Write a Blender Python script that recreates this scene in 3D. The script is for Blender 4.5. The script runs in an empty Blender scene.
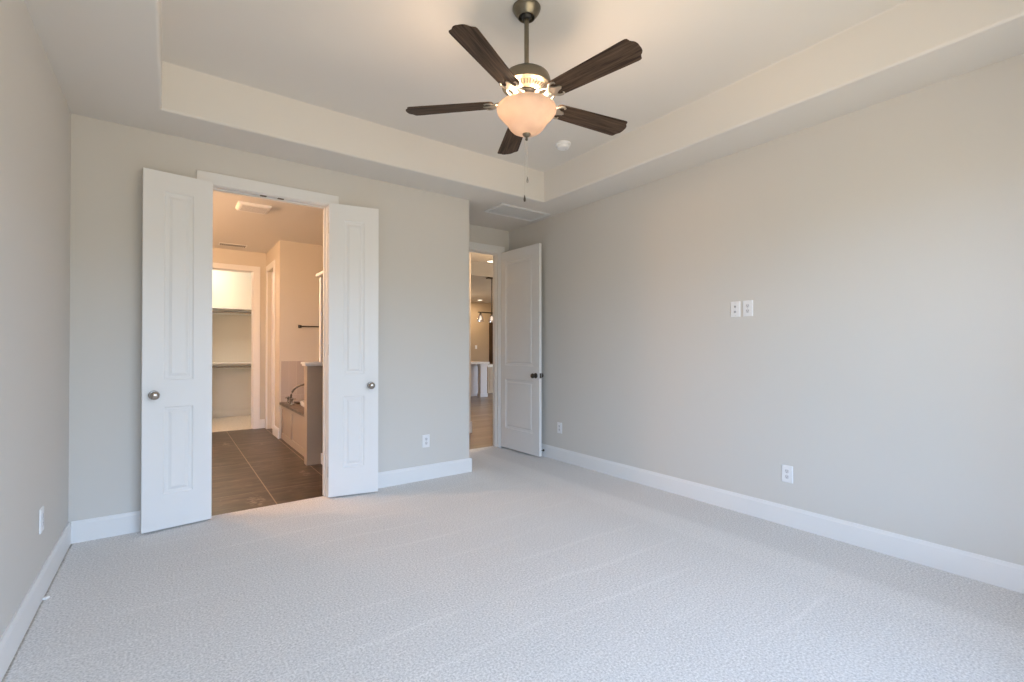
import bpy, bmesh, math, random
from mathutils import Vector, Matrix

PI = math.pi
scene = bpy.context.scene
COL = scene.collection
random.seed(7)

# ------------------------------------------------------------------ camera
FPX = 468.0
cam_data = bpy.data.cameras.new('camera')
cam = bpy.data.objects.new('camera', cam_data)
COL.objects.link(cam)
cam.location = (0.0, 0.0, 1.24)
cam.rotation_euler = (math.radians(90.4), 0.0, math.radians(-36.2))
cam_data.sensor_fit = 'HORIZONTAL'
cam_data.sensor_width = 36.0
cam_data.lens = 36.0 * FPX / 1024.0
cam_data.shift_x = 0.0
cam_data.shift_y = (345.73 - 341.0) / 1024.0
cam_data.clip_start = 0.02
cam_data.clip_end = 200
scene.camera = cam

# ------------------------------------------------------------------ world
world = bpy.data.worlds.new('World')
scene.world = world
world.use_nodes = True
wn = world.node_tree
wn.nodes.clear()
w_out = wn.nodes.new('ShaderNodeOutputWorld')
w_bg = wn.nodes.new('ShaderNodeBackground')
w_tc = wn.nodes.new('ShaderNodeTexCoord')
w_sep = wn.nodes.new('ShaderNodeSeparateXYZ')
w_rmp = wn.nodes.new('ShaderNodeValToRGB')
w_map = wn.nodes.new('ShaderNodeMapRange')
w_map.inputs['From Min'].default_value = -1.0
wn.links.new(w_tc.outputs['Generated'], w_sep.inputs[0])
wn.links.new(w_sep.outputs['Z'], w_map.inputs['Value'])
wn.links.new(w_map.outputs[0], w_rmp.inputs[0])
cr = w_rmp.color_ramp
cr.elements[0].position = 0.0
cr.elements[0].color = (0.62, 0.52, 0.38, 1)
cr.elements[1].position = 1.0
cr.elements[1].color = (0.25, 0.40, 0.62, 1)
for p, c in ((0.38, (0.48, 0.405, 0.30, 1)), (0.455, (0.30, 0.28, 0.22, 1)), (0.53, (0.36, 0.36, 0.31, 1)), (0.56, (0.70, 0.89, 1.17, 1)), (0.66, (0.61, 0.82, 1.14, 1)), (0.80, (0.34, 0.43, 0.60, 1))):  # dark horizon band is added to dim the tray sides and upper back wall
    e = cr.elements.new(p); e.color = c
wn.links.new(w_rmp.outputs[0], w_bg.inputs['Color'])
w_bg.inputs['Strength'].default_value = 13.0
wn.links.new(w_bg.outputs[0], w_out.inputs['Surface'])

# ------------------------------------------------------------------ exposure
vs = scene.view_settings
scene.display_settings.display_device = 'sRGB'
vs.view_transform = 'Standard'
vs.look = 'None'
vs.gamma = 1.0
vs.use_curve_mapping = False
vs.exposure = 0.0
try:
    scene.cycles.max_bounces = 14
    scene.cycles.diffuse_bounces = 9
    scene.cycles.transmission_bounces = 8
    scene.cycles.use_denoising = True
    scene.cycles.caustics_reflective = False
    scene.cycles.caustics_refractive = False
    scene.cycles.sample_clamp_indirect = 8.0
except Exception:
    pass

# key dimensions (metres)
LW, RW = -0.515, 3.51          # left and right bedroom walls
REAR, BACK = -0.28, 4.08      # window wall behind the viewer, wall with the double doors
JX, ENTRY = 2.46, 4.86        # outside corner, wall with the entry door
H, TRAY = 2.75, 3.062
WT = 0.12
FARB = 8.24                   # bathroom far wall
BR = 2.34                     # bathroom right wall
BL = -1.10                    # bathroom left wall

def lamp(name, kind, loc, energy, color, size=0.05, size_y=None, rot=(0, 0, 0), portal=False):
    d = bpy.data.lights.new(name, kind)
    d.energy = energy
    d.color = color
    if kind == 'POINT':
        d.shadow_soft_size = size
    if kind == 'AREA':
        d.size = size
        if size_y:
            d.shape = 'RECTANGLE'; d.size_y = size_y
        if portal:
            d.cycles.is_portal = True
    o = bpy.data.objects.new(name, d)
    COL.objects.link(o)
    o.location = loc
    o.rotation_euler = rot
    return o

# daylight comes through these openings of the window wall
WINDOWS = [(-0.15, 0.69), (0.81, 1.65), (1.77, 2.61)]
WIN_Z0, WIN_Z1 = 0.45, 2.44
for (a, b) in WINDOWS:
    lamp('window_daylight', 'AREA', ((a + b) / 2, REAR - 0.16, (WIN_Z0 + WIN_Z1) / 2), 1.0, (1, 1, 1), b - a - 0.02,
         WIN_Z1 - WIN_Z0 - 0.02, (math.radians(90), 0, 0), True)
HALL_WIN = (5.3, 9.3, 0.3, 2.5)
lamp('hall_daylight', 'AREA', (10.16, (HALL_WIN[0] + HALL_WIN[1]) / 2, 1.4), 1.0, (1, 1, 1), 3.9, 2.1,
     (math.radians(90), 0, math.radians(90)), True)

# ------------------------------------------------------------------ materials
def new_mat(name):
    m = bpy.data.materials.new(name)
    m.use_nodes = True
    nt = m.node_tree
    return m, nt, nt.nodes['Principled BSDF']

def mat(name, color, rough=0.5, metal=0.0, spec=0.5, bump=0.0, bump_scale=200.0, var=0.0, var_scale=3.0, coat=0.0):
    m, nt, b = new_mat(name)
    b.inputs['Base Color'].default_value = (*color, 1)
    b.inputs['Roughness'].default_value = rough
    b.inputs['Metallic'].default_value = metal
    b.inputs['Specular IOR Level'].default_value = spec
    b.inputs['Coat Weight'].default_value = coat
    tc = nt.nodes.new('ShaderNodeTexCoord')
    if bump:
        n = nt.nodes.new('ShaderNodeTexNoise'); n.inputs['Scale'].default_value = bump_scale
        n.inputs['Detail'].default_value = 3
        nt.links.new(tc.outputs['Object'], n.inputs['Vector'])
        bp = nt.nodes.new('ShaderNodeBump'); bp.inputs['Strength'].default_value = bump
        bp.inputs['Distance'].default_value = 0.002
        nt.links.new(n.outputs['Fac'], bp.inputs['Height'])
        nt.links.new(bp.outputs[0], b.inputs['Normal'])
    if var:
        n2 = nt.nodes.new('ShaderNodeTexNoise'); n2.inputs['Scale'].default_value = var_scale
        n2.inputs['Detail'].default_value = 4
        nt.links.new(tc.outputs['Object'], n2.inputs['Vector'])
        mx = nt.nodes.new('ShaderNodeMix'); mx.data_type = 'RGBA'
        mx.inputs[6].default_value = (*[c * (1 - var) for c in color], 1)
        mx.inputs[7].default_value = (*[min(1, c * (1 + var)) for c in color], 1)
        nt.links.new(n2.outputs['Fac'], mx.inputs[0])
        nt.links.new(mx.outputs[2], b.inputs['Base Color'])
    return m

M = {}
M['paint'] = mat('wall_paint', (0.65, 0.632, 0.60), 0.75, spec=0.25, bump=0.12, bump_scale=140)
M['ceil'] = mat('ceiling_paint', (0.72, 0.70, 0.665), 0.85, spec=0.2, bump=0.1, bump_scale=120)
M['trim'] = mat('white_trim_paint', (0.80, 0.80, 0.80), 0.35, spec=0.4)
M['door'] = mat('white_door_paint', (0.80, 0.80, 0.80), 0.38, spec=0.4)
M['plastic'] = mat('white_plastic', (0.82, 0.83, 0.85), 0.3)
M['slot'] = mat('dark_slot', (0.03, 0.03, 0.03), 0.6)
M['slotgrey'] = mat('grey_socket', (0.45, 0.45, 0.47), 0.5)
M['socketface'] = mat('socket_face', (0.66, 0.67, 0.70), 0.4)
M['pinslot'] = mat('pin_slot', (0.25, 0.25, 0.27), 0.6)
M['nickel'] = mat('satin_nickel', (0.42, 0.39, 0.36), 0.24, metal=1.0)
M['chain'] = mat('pale_chain', (0.62, 0.60, 0.55), 0.4, metal=0.6)
M['bronze'] = mat('aged_bronze', (0.10, 0.085, 0.07), 0.3, metal=0.9)
M['pewter'] = mat('antique_pewter', (0.20, 0.18, 0.14), 0.34, metal=1.0, var=0.12, var_scale=25)
M['iron'] = mat('antique_pewter_iron', (0.40, 0.36, 0.30), 0.42, metal=0.75)
M['black'] = mat('motor_black', (0.02, 0.018, 0.016), 0.5)
M['bathpaint'] = mat('bath_wall_paint', (0.62, 0.58, 0.51), 0.7, spec=0.25, bump=0.1, bump_scale=140)
M['taupe'] = mat('taupe_cabinet_paint', (0.36, 0.30, 0.24), 0.4)
M['porcelain'] = mat('white_tub_acrylic', (0.85, 0.84, 0.82), 0.12, coat=0.3)
M['closetwhite'] = mat('closet_paint', (0.72, 0.69, 0.62), 0.7, spec=0.2)
M['kitchen'] = mat('white_island_paint', (0.62, 0.60, 0.60), 0.4)
M['stone'] = mat('pale_stone_counter', (0.74, 0.70, 0.66), 0.2, var=0.12, var_scale=14)
M['darkwood'] = mat('dark_brown_cabinet', (0.030, 0.017, 0.010), 0.35, var=0.3, var_scale=6)
M['beigepaint'] = mat('hall_wall_paint', (0.50, 0.40, 0.29), 0.7, spec=0.2)
M['scrap'] = mat('white_paper', (0.9, 0.9, 0.9), 0.6)
M['rubber'] = mat('white_rubber', (0.6, 0.6, 0.6), 0.6)

def carpet_material(name, base, tracks=True):
    m, nt, b = new_mat(name)
    L, N = nt.links.new, nt.nodes.new
    b.inputs['Roughness'].default_value = 0.95
    b.inputs['Specular IOR Level'].default_value = 0.05
    b.inputs['Sheen Weight'].default_value = 0.25
    b.inputs['Sheen Roughness'].default_value = 0.5
    tc = N('ShaderNodeTexCoord')
    n1 = N('ShaderNodeTexNoise'); n1.inputs['Scale'].default_value = 105; n1.inputs['Detail'].default_value = 3
    n1.inputs['Roughness'].default_value = 0.7
    L(tc.outputs['Object'], n1.inputs['Vector'])
    v1 = N('ShaderNodeTexVoronoi'); v1.inputs['Scale'].default_value = 120
    L(tc.outputs['Object'], v1.inputs['Vector'])
    n2 = N('ShaderNodeTexNoise'); n2.inputs['Scale'].default_value = 1.6; n2.inputs['Detail'].default_value = 3
    L(tc.outputs['Object'], n2.inputs['Vector'])
    def math_(op, a, c=None, clamp=False):
        q = N('ShaderNodeMath'); q.operation = op; q.use_clamp = clamp
        for i, s in enumerate((a, c)):
            if s is None: continue
            if isinstance(s, (int, float)): q.inputs[i].default_value = s
            else: L(s, q.inputs[i])
        return q.outputs[0]
    fine = math_('MULTIPLY', math_('SUBTRACT', n1.outputs['Fac'], 0.5), 1.6)
    large = math_('MULTIPLY', math_('SUBTRACT', n2.outputs['Fac'], 0.5), 0.10)
    tone = math_('ADD', math_('ADD', fine, large), 1.0)
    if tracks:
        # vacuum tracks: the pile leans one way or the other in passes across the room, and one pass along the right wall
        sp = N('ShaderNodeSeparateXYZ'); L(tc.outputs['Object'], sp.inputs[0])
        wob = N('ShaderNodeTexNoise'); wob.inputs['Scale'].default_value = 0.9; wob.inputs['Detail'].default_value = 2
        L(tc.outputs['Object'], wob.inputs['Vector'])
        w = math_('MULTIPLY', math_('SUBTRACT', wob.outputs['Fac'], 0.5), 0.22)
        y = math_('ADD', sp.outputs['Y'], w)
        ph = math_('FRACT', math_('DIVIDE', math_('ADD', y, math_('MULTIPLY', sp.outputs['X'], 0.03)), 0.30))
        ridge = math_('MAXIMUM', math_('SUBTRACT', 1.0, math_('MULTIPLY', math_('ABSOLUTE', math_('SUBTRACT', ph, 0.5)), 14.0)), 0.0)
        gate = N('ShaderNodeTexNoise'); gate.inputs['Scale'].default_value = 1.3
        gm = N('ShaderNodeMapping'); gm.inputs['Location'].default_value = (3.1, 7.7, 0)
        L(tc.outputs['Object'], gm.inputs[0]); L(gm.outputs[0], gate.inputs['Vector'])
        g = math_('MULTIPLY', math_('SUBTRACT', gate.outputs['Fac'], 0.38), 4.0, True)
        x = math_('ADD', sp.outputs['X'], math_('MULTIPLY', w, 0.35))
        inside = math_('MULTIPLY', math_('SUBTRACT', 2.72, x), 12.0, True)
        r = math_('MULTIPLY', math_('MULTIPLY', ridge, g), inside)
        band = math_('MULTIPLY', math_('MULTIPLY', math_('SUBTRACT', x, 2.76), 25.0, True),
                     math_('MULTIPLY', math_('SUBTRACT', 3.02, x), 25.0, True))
        wallside = math_('MULTIPLY', math_('SUBTRACT', x, 3.02), 25.0, True)  # darker strip by the wall: pile lean plus shade put into the colour
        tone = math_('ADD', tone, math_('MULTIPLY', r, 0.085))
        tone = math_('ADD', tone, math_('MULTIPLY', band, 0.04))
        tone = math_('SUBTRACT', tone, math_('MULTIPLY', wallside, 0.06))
    vm = N('ShaderNodeVectorMath'); vm.operation = 'SCALE'
    vm.inputs[0].default_value = base
    L(tone, vm.inputs['Scale'])
    L(vm.outputs[0], b.inputs['Base Color'])
    bp = N('ShaderNodeBump'); bp.inputs['Strength'].default_value = 0.55; bp.inputs['Distance'].default_value = 0.006
    hgt = math_('ADD', n1.outputs['Fac'], math_('MULTIPLY', v1.outputs['Distance'], -0.5))
    L(hgt, bp.inputs['Height']); L(bp.outputs[0], b.inputs['Normal'])
    return m
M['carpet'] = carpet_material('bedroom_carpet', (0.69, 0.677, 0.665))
M['closetcarpet'] = carpet_material('closet_carpet', (0.66, 0.62, 0.54), False)

def tile_material(name, c1, c2, grout, sx, sy, offx, offy, gw, rough=0.35):
    m, nt, b = new_mat(name)
    L, N = nt.links.new, nt.nodes.new
    tc = N('ShaderNodeTexCoord')
    sp = N('ShaderNodeSeparateXYZ'); L(tc.outputs['Object'], sp.inputs[0])
    def math_(op, a, c=None, clamp=False):
        q = N('ShaderNodeMath'); q.operation = op; q.use_clamp = clamp
        for i, s in enumerate((a, c)):
            if s is None: continue
            if isinstance(s, (int, float)): q.inputs[i].default_value = s
            else: L(s, q.inputs[i])
        return q.outputs[0]
    def line(src, step, off):
        fr = math_('FRACT', math_('DIVIDE', math_('SUBTRACT', src, off), step))
        d = math_('MINIMUM', fr, math_('SUBTRACT', 1.0, fr))
        return math_('LESS_THAN', math_('MULTIPLY', d, step), gw / 2)
    g = math_('MAXIMUM', line(sp.outputs['X'], sx, offx), math_('MULTIPLY', line(sp.outputs['Y'], sy, offy), 0.6))
    mp = N('ShaderNodeMapping'); mp.inputs['Scale'].default_value = (1.0, 4.0, 1.0)
    L(tc.outputs['Object'], mp.inputs[0])
    n = N('ShaderNodeTexNoise'); n.inputs['Scale'].default_value = 3.2; n.inputs['Detail'].default_value = 7
    n.inputs['Roughness'].default_value = 0.62; n.inputs['Distortion'].default_value = 0.6
    L(mp.outputs[0], n.inputs['Vector'])
    rp = N('ShaderNodeValToRGB'); L(n.outputs['Fac'], rp.inputs[0])
    rp.color_ramp.elements[0].position = 0.38; rp.color_ramp.elements[0].color = (*c1, 1)
    rp.color_ramp.elements[1].position = 0.64; rp.color_ramp.elements[1].color = (*c2, 1)
    mx = N('ShaderNodeMix'); mx.data_type = 'RGBA'
    L(g, mx.inputs[0]); L(rp.outputs[0], mx.inputs[6]); mx.inputs[7].default_value = (*grout, 1)
    # pale dusty footprints and scuffs left on the tile
    n3 = N('ShaderNodeTexNoise'); n3.inputs['Scale'].default_value = 7.0; n3.inputs['Detail'].default_value = 5
    n3.inputs['Distortion'].default_value = 1.5
    L(tc.outputs['Object'], n3.inputs['Vector'])
    sc_ = math_('MULTIPLY', math_('SUBTRACT', n3.outputs['Fac'], 0.62), 5.0, True)
    n4 = N('ShaderNodeTexNoise'); n4.inputs['Scale'].default_value = 26.0; n4.inputs['Detail'].default_value = 3
    L(tc.outputs['Object'], n4.inputs['Vector'])
    print_ = math_('MULTIPLY', math_('SUBTRACT', n4.outputs['Fac'], 0.47), 9.0, True)
    for (qx, qy, ql, qw) in ((0.575, 4.33, 0.17, 0.075), (0.60, 7.12, 0.16, 0.05), (1.10, 5.02, 0.15, 0.05)):
        ex = math_('DIVIDE', math_('SUBTRACT', sp.outputs['X'], qx), qw)
        ey = math_('DIVIDE', math_('SUBTRACT', sp.outputs['Y'], qy), ql)
        rr_ = math_('ADD', math_('MULTIPLY', ex, ex), math_('MULTIPLY', ey, ey))
        sc_ = math_('MAXIMUM', sc_, math_('MULTIPLY', print_, math_('MULTIPLY', math_('SUBTRACT', 1.0, rr_), 2.5, True)))
    mx2 = N('ShaderNodeMix'); mx2.data_type = 'RGBA'
    L(math_('MULTIPLY', sc_, 0.5), mx2.inputs[0]); L(mx.outputs[2], mx2.inputs[6]); mx2.inputs[7].default_value = (0.34, 0.29, 0.23, 1)
    L(mx2.outputs[2], b.inputs['Base Color'])
    b.inputs['Roughness'].default_value = rough
    return m
M['tile'] = tile_material('brown_floor_tile', (0.018, 0.011, 0.008), (0.092, 0.064, 0.045), (0.30, 0.23, 0.155), 0.515, 1.20, 0.700, 4.60, 0.009)
M['decktile'] = tile_material('brown_deck_tile', (0.07, 0.05, 0.038), (0.16, 0.12, 0.09), (0.26, 0.20, 0.15), 0.30, 0.60, 0.05, 0.1, 0.004)

def vertical_tile(name, color, grout):
    m, nt, b = new_mat(name)
    L, N = nt.links.new, nt.nodes.new
    tc = N('ShaderNodeTexCoord')
    mp = N('ShaderNodeMapping'); mp.inputs['Rotation'].default_value = (math.radians(90), 0, 0)
    L(tc.outputs['Object'], mp.inputs[0])
    br = N('ShaderNodeTexBrick'); L(mp.outputs[0], br.inputs['Vector'])
    br.inputs['Scale'].default_value = 1.0
    br.inputs['Brick Width'].default_value = 0.10; br.inputs['Row Height'].default_value = 0.60
    br.inputs['Mortar Size'].default_value = 0.003
    br.inputs['Color1'].default_value = (*color, 1); br.inputs['Color2'].default_value = (*[c * 0.92 for c in color], 1)
    br.inputs['Mortar'].default_value = (*grout, 1)
    L(br.outputs['Color'], b.inputs['Base Color'])
    b.inputs['Roughness'].default_value = 0.25
    return m
M['walltile'] = vertical_tile('pale_surround_tile', (0.50, 0.44, 0.40), (0.54, 0.48, 0.435))

def wood_material(name, c1, c2, scale=(2.0, 34.0, 34.0), rough=0.45):
    m, nt, b = new_mat(name)
    L, N = nt.links.new, nt.nodes.new
    tc = N('ShaderNodeTexCoord'); mp = N('ShaderNodeMapping')
    mp.inputs['Scale'].default_value = scale
    L(tc.outputs['Object'], mp.inputs[0])
    n = N('ShaderNodeTexNoise'); n.inputs['Scale'].default_value = 2.2; n.inputs['Detail'].default_value = 8
    n.inputs['Roughness'].default_value = 0.65; n.inputs['Distortion'].default_value = 0.4
    L(mp.outputs[0], n.inputs['Vector'])
    rp = N('ShaderNodeValToRGB'); L(n.outputs['Fac'], rp.inputs[0])
    rp.color_ramp.elements[0].position = 0.35; rp.color_ramp.elements[0].color = (*c1, 1)
    rp.color_ramp.elements[1].position = 0.68; rp.color_ramp.elements[1].color = (*c2, 1)
    L(rp.outputs[0], b.inputs['Base Color'])
    b.inputs['Roughness'].default_value = rough
    b.inputs['Specular IOR Level'].default_value = 0.2
    return m
M['blade'] = wood_material('dark_blade_wood', (0.022, 0.013, 0.008), (0.125, 0.080, 0.053), rough=0.6)

def plank_material():
    m, nt, b = new_mat('wood_plank_floor')
    L, N = nt.links.new, nt.nodes.new
    tc = N('ShaderNodeTexCoord')
    br = N('ShaderNodeTexBrick'); br.inputs['Scale'].default_value = 1.0
    br.inputs['Brick Width'].default_value = 1.2; br.inputs['Row Height'].default_value = 0.16
    br.inputs['Mortar Size'].default_value = 0.003
    br.inputs['Color1'].default_value = (0.15, 0.10, 0.066, 1); br.inputs['Color2'].default_value = (0.25, 0.18, 0.125, 1)
    br.inputs['Mortar'].default_value = (0.10, 0.07, 0.05, 1)
    L(tc.outputs['Object'], br.inputs['Vector'])
    mp = N('ShaderNodeMapping'); mp.inputs['Scale'].default_value = (2, 25, 1)
    L(tc.outputs['Object'], mp.inputs[0])
    n = N('ShaderNodeTexNoise'); n.inputs['Scale'].default_value = 2; n.inputs['Detail'].default_value = 6
    L(mp.outputs[0], n.inputs['Vector'])
    mx = N('ShaderNodeMix'); mx.data_type = 'RGBA'; mx.blend_type = 'MULTIPLY'; mx.inputs[0].default_value = 0.6
    L(br.outputs['Color'], mx.inputs[6]); L(n.outputs['Color'], mx.inputs[7])
    vm = N('ShaderNodeVectorMath'); vm.operation = 'SCALE'; vm.inputs['Scale'].default_value = 1.35
    L(mx.outputs[2], vm.inputs[0])
    L(vm.outputs[0], b.inputs['Base Color'])
    b.inputs['Roughness'].default_value = 0.35
    return m
M['plank'] = plank_material()

def bowl_material():
    m, nt, b = new_mat('frosted_alabaster_glass')
    L, N = nt.links.new, nt.nodes.new
    out = nt.nodes['Material Output']
    tr = N('ShaderNodeBsdfTranslucent'); tr.inputs['Color'].default_value = (0.93, 0.86, 0.78, 1)
    b.inputs['Base Color'].default_value = (0.60, 0.56, 0.52, 1)
    b.inputs['Roughness'].default_value = 0.35
    n = N('ShaderNodeTexNoise'); n.inputs['Scale'].default_value = 14; n.inputs['Detail'].default_value = 4
    tc = N('ShaderNodeTexCoord'); L(tc.outputs['Object'], n.inputs['Vector'])
    rp = N('ShaderNodeValToRGB'); L(n.outputs['Fac'], rp.inputs[0])
    rp.color_ramp.elements[0].position = 0.3; rp.color_ramp.elements[0].color = (0.25, 0.213, 0.182, 1)
    rp.color_ramp.elements[1].position = 0.7; rp.color_ramp.elements[1].color = (0.32, 0.283, 0.252, 1)
    L(rp.outputs[0], tr.inputs['Color'])
    mx = N('ShaderNodeMixShader'); mx.inputs[0].default_value = 0.6
    L(b.outputs[0], mx.inputs[1]); L(tr.outputs[0], mx.inputs[2])
    L(mx.outputs[0], out.inputs['Surface'])
    return m
M['bowl'] = bowl_material()

def thin_glass(name, tint=(0.97, 0.98, 0.98), refl=0.08):
    m, nt, b = new_mat(name)
    L, N = nt.links.new, nt.nodes.new
    out = nt.nodes['Material Output']
    t = N('ShaderNodeBsdfTransparent'); t.inputs['Color'].default_value = (*tint, 1)
    g = N('ShaderNodeBsdfGlossy'); g.inputs['Roughness'].default_value = 0.03
    mx = N('ShaderNodeMixShader'); mx.inputs[0].default_value = refl
    L(t.outputs[0], mx.inputs[1]); L(g.outputs[0], mx.inputs[2]); L(mx.outputs[0], out.inputs['Surface'])
    return m
M['glass'] = thin_glass('window_glass')
M['shadeglass'] = thin_glass('clear_shade_glass', (0.93, 0.90, 0.88), 0.30)

def emit(name, color, strength):
    m = bpy.data.materials.new(name); m.use_nodes = True
    nt = m.node_tree; nt.nodes.clear()
    o = nt.nodes.new('ShaderNodeOutputMaterial'); e = nt.nodes.new('ShaderNodeEmission')
    e.inputs['Color'].default_value = (*color, 1); e.inputs['Strength'].default_value = strength
    nt.links.new(e.outputs[0], o.inputs['Surface'])
    return m
M['lampglow'] = emit('warm_lamp_lens', (1.0, 0.86, 0.66), 4.0)
M['bulbglow'] = emit('filament_bulb', (1.0, 0.85, 0.70), 2.2)

# ------------------------------------------------------------------ mesh helpers
class MB:
    def __init__(self):
        self.bm = bmesh.new()
    def box(self, x0, y0, z0, x1, y1, z1, mat_=None):
        x0, x1 = min(x0, x1), max(x0, x1); y0, y1 = min(y0, y1), max(y0, y1); z0, z1 = min(z0, z1), max(z0, z1)
        v = [self.bm.verts.new(p) for p in ((x0, y0, z0), (x1, y0, z0), (x1, y1, z0), (x0, y1, z0),
                                            (x0, y0, z1), (x1, y0, z1), (x1, y1, z1), (x0, y1, z1))]
        if mat_:
            for q in v: q.co = mat_ @ q.co
        for f in ((0, 3, 2, 1), (4, 5, 6, 7), (0, 1, 5, 4), (1, 2, 6, 5), (2, 3, 7, 6), (3, 0, 4, 7)):
            self.bm.faces.new([v[i] for i in f])
        return self
    def prism(self, pts, z0, z1, axis='Z', mat_=None):
        """extrude a closed outline; axis Z: pts are (x,y), Y: (x,z), X: (y,z)"""
        def mk(p, h):
            q = {'Z': (p[0], p[1], h), 'Y': (p[0], h, p[1]), 'X': (h, p[0], p[1])}[axis]
            q = Vector(q)
            return self.bm.verts.new(mat_ @ q if mat_ else q)
        a = [mk(p, z0) for p in pts]; b = [mk(p, z1) for p in pts]
        n = len(pts)
        self.bm.faces.new(a[::-1]); self.bm.faces.new(b)
        for i in range(n):
            self.bm.faces.new((a[i], a[(i + 1) % n], b[(i + 1) % n], b[i]))
        return self
    def lathe(self, prof, seg=32, origin=(0, 0, 0), mat_=None, cap0=True, cap1=True):
        o = Vector(origin); rings = []
        for (r, z) in prof:
            ring = []
            for k in range(seg):
                a = 2 * PI * k / seg
                p = o + Vector((r * math.cos(a), r * math.sin(a), z))
                ring.append(self.bm.verts.new(mat_ @ p if mat_ else p))
            rings.append(ring)
        for i in range(len(rings) - 1):
            for k in range(seg):
                self.bm.faces.new((rings[i][k], rings[i][(k + 1) % seg], rings[i + 1][(k + 1) % seg], rings[i + 1][k]))
        if cap0: self.bm.faces.new(rings[0][::-1])
        if cap1: self.bm.faces.new(rings[-1])
        return self
    def tube(self, pts, r, seg=10, closed=False, flat=1.0):
        pts = [Vector(p) for p in pts]; n = len(pts); rings = []
        rr = r if isinstance(r, (list, tuple)) else [r] * n
        prev = None
        for i, p in enumerate(pts):
            if closed: t = pts[(i + 1) % n] - pts[i - 1]
            else: t = pts[min(i + 1, n - 1)] - pts[max(i - 1, 0)]
            t.normalize()
            up = Vector((0, 0, 1)) if abs(t.z) < 0.95 else Vector((1, 0, 0))
            if prev is not None and abs(t.dot(prev)) < 0.99 and abs(t.z) >= 0.95: up = prev
            s = t.cross(up).normalized(); u = s.cross(t).normalized(); prev = u
            rings.append([self.bm.verts.new(p + rr[i] * (math.cos(2 * PI * k / seg) * s + flat * math.sin(2 * PI * k / seg) * u))
                          for k in range(seg)])
        m = n if closed else n - 1
        for i in range(m):
            a, b = rings[i], rings[(i + 1) % n]
            for k in range(seg):
                self.bm.faces.new((a[k], a[(k + 1) % seg], b[(k + 1) % seg], b[k]))
        if not closed:
            self.bm.faces.new(rings[0][::-1]); self.bm.faces.new(rings[-1])
        return self
    def sphere(self, c, r, seg=12, sz=1.0):
        prof = [(max(1e-4, r * math.sin(PI * i / seg)), -r * sz * math.cos(PI * i / seg)) for i in range(seg + 1)]
        return self.lathe(prof, seg * 2, c)
    def build(self, name, material, parent=None, smooth=False, bevel=0.0, bseg=2, loc=None, rot=None):
        bmesh.ops.recalc_face_normals(self.bm, faces=self.bm.faces)
        me = bpy.data.meshes.new(name)
        self.bm.to_mesh(me); self.bm.free()
        me.materials.append(material)
        if smooth:
            for p in me.polygons: p.use_smooth = True
            try: me.set_sharp_from_angle(angle=math.radians(38))
            except Exception: pass
        o = bpy.data.objects.new(name, me)
        COL.objects.link(o)
        if loc is not None: o.location = loc
        if rot is not None: o.rotation_euler = rot
        if bevel:
            bv = o.modifiers.new('bevel', 'BEVEL'); bv.width = bevel; bv.segments = bseg
            bv.limit_method = 'ANGLE'; bv.angle_limit = math.radians(40)
        if parent: o.parent = parent
        return o

def tag(o, label, cat, group=None, kind=None):
    o['label'] = label; o['category'] = cat
    if group: o['group'] = group
    if kind: o['kind'] = kind
    return o
def thing(name, label, cat, loc=(0, 0, 0), rot=(0, 0, 0), group=None, kind=None):
    o = bpy.data.objects.new(name, None); COL.objects.link(o)
    o.empty_display_size = 0.1
    o.location = loc; o.rotation_euler = rot
    return tag(o, label, cat, group, kind)
def struct(o, label, cat): return tag(o, label, cat, kind='structure')
def children(o): return [c for c in COL.objects if c.parent == o]
def copy_tree(o, parent=None):
    c = o.copy(); COL.objects.link(c)
    if parent: c.parent = parent
    for ch in children(o): copy_tree(ch, c)
    return c

# ------------------------------------------------------------------ bedroom shell
# floor: carpet with its edges at the bath tile and at the hall planks
fl = MB()
fl.box(LW + 0.022, REAR - WT, -0.016, RW + WT, BACK + 0.05, 0.0)
fl.box(LW - WT, REAR - WT, -0.10, RW + WT, BACK + 0.05, -0.016)
fl.box(JX, BACK + 0.05, -0.10, RW + WT, ENTRY + 0.12, 0.0)
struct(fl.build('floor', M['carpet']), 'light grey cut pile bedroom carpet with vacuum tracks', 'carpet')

struct(MB().box(LW - WT, REAR, 0, LW, BACK + WT, H).build('wall_left', M['paint']), 'pale greige wall on the left beside the open double doors', 'wall')
struct(MB().box(RW, REAR, 0, RW + WT, ENTRY + WT, H).build('wall_right', M['paint']), 'long pale greige wall on the right of the bedroom', 'wall')

# back wall: left piece, header, and the piece with the rounded outside corner that returns to the entry door
OX0, OX1, OZ = 0.245, 1.062, 2.44          # double door opening
RO = 0.018                                 # rough opening beyond the jamb face
wb = MB()
wb.box(LW, BACK, 0, OX0 - RO, BACK + WT, H)
wb.box(OX0 - RO, BACK, OZ + RO, OX1 + RO, BACK + WT, H)
arc = [(JX - 0.02 + 0.02 * math.cos(a), BACK + 0.02 + 0.02 * math.sin(a)) for a in [math.radians(-90 + 15 * i) for i in range(7)]]
wb.prism([(OX1 + RO, BACK)] + arc + [(JX, ENTRY), (JX - WT, ENTRY), (JX - WT, BACK + WT), (OX1 + RO, BACK + WT)], 0, H)
struct(wb.build('wall_back', M['paint'], smooth=True), 'pale greige wall around the white double doors', 'wall')

# entry wall with its door opening
EX0, EX1, EZ = 2.620, 3.345, 2.44
we = MB()
we.box(JX - WT, ENTRY, 0, EX0 - RO, ENTRY + WT, H)
we.box(EX0 - RO, ENTRY, EZ + RO, EX1 + RO, ENTRY + WT, H)
we.box(EX1 + RO, ENTRY, 0, RW, ENTRY + WT, H)
struct(we.build('wall_entry', M['paint']), 'short greige wall of the alcove around the hall doorway', 'wall')

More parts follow.
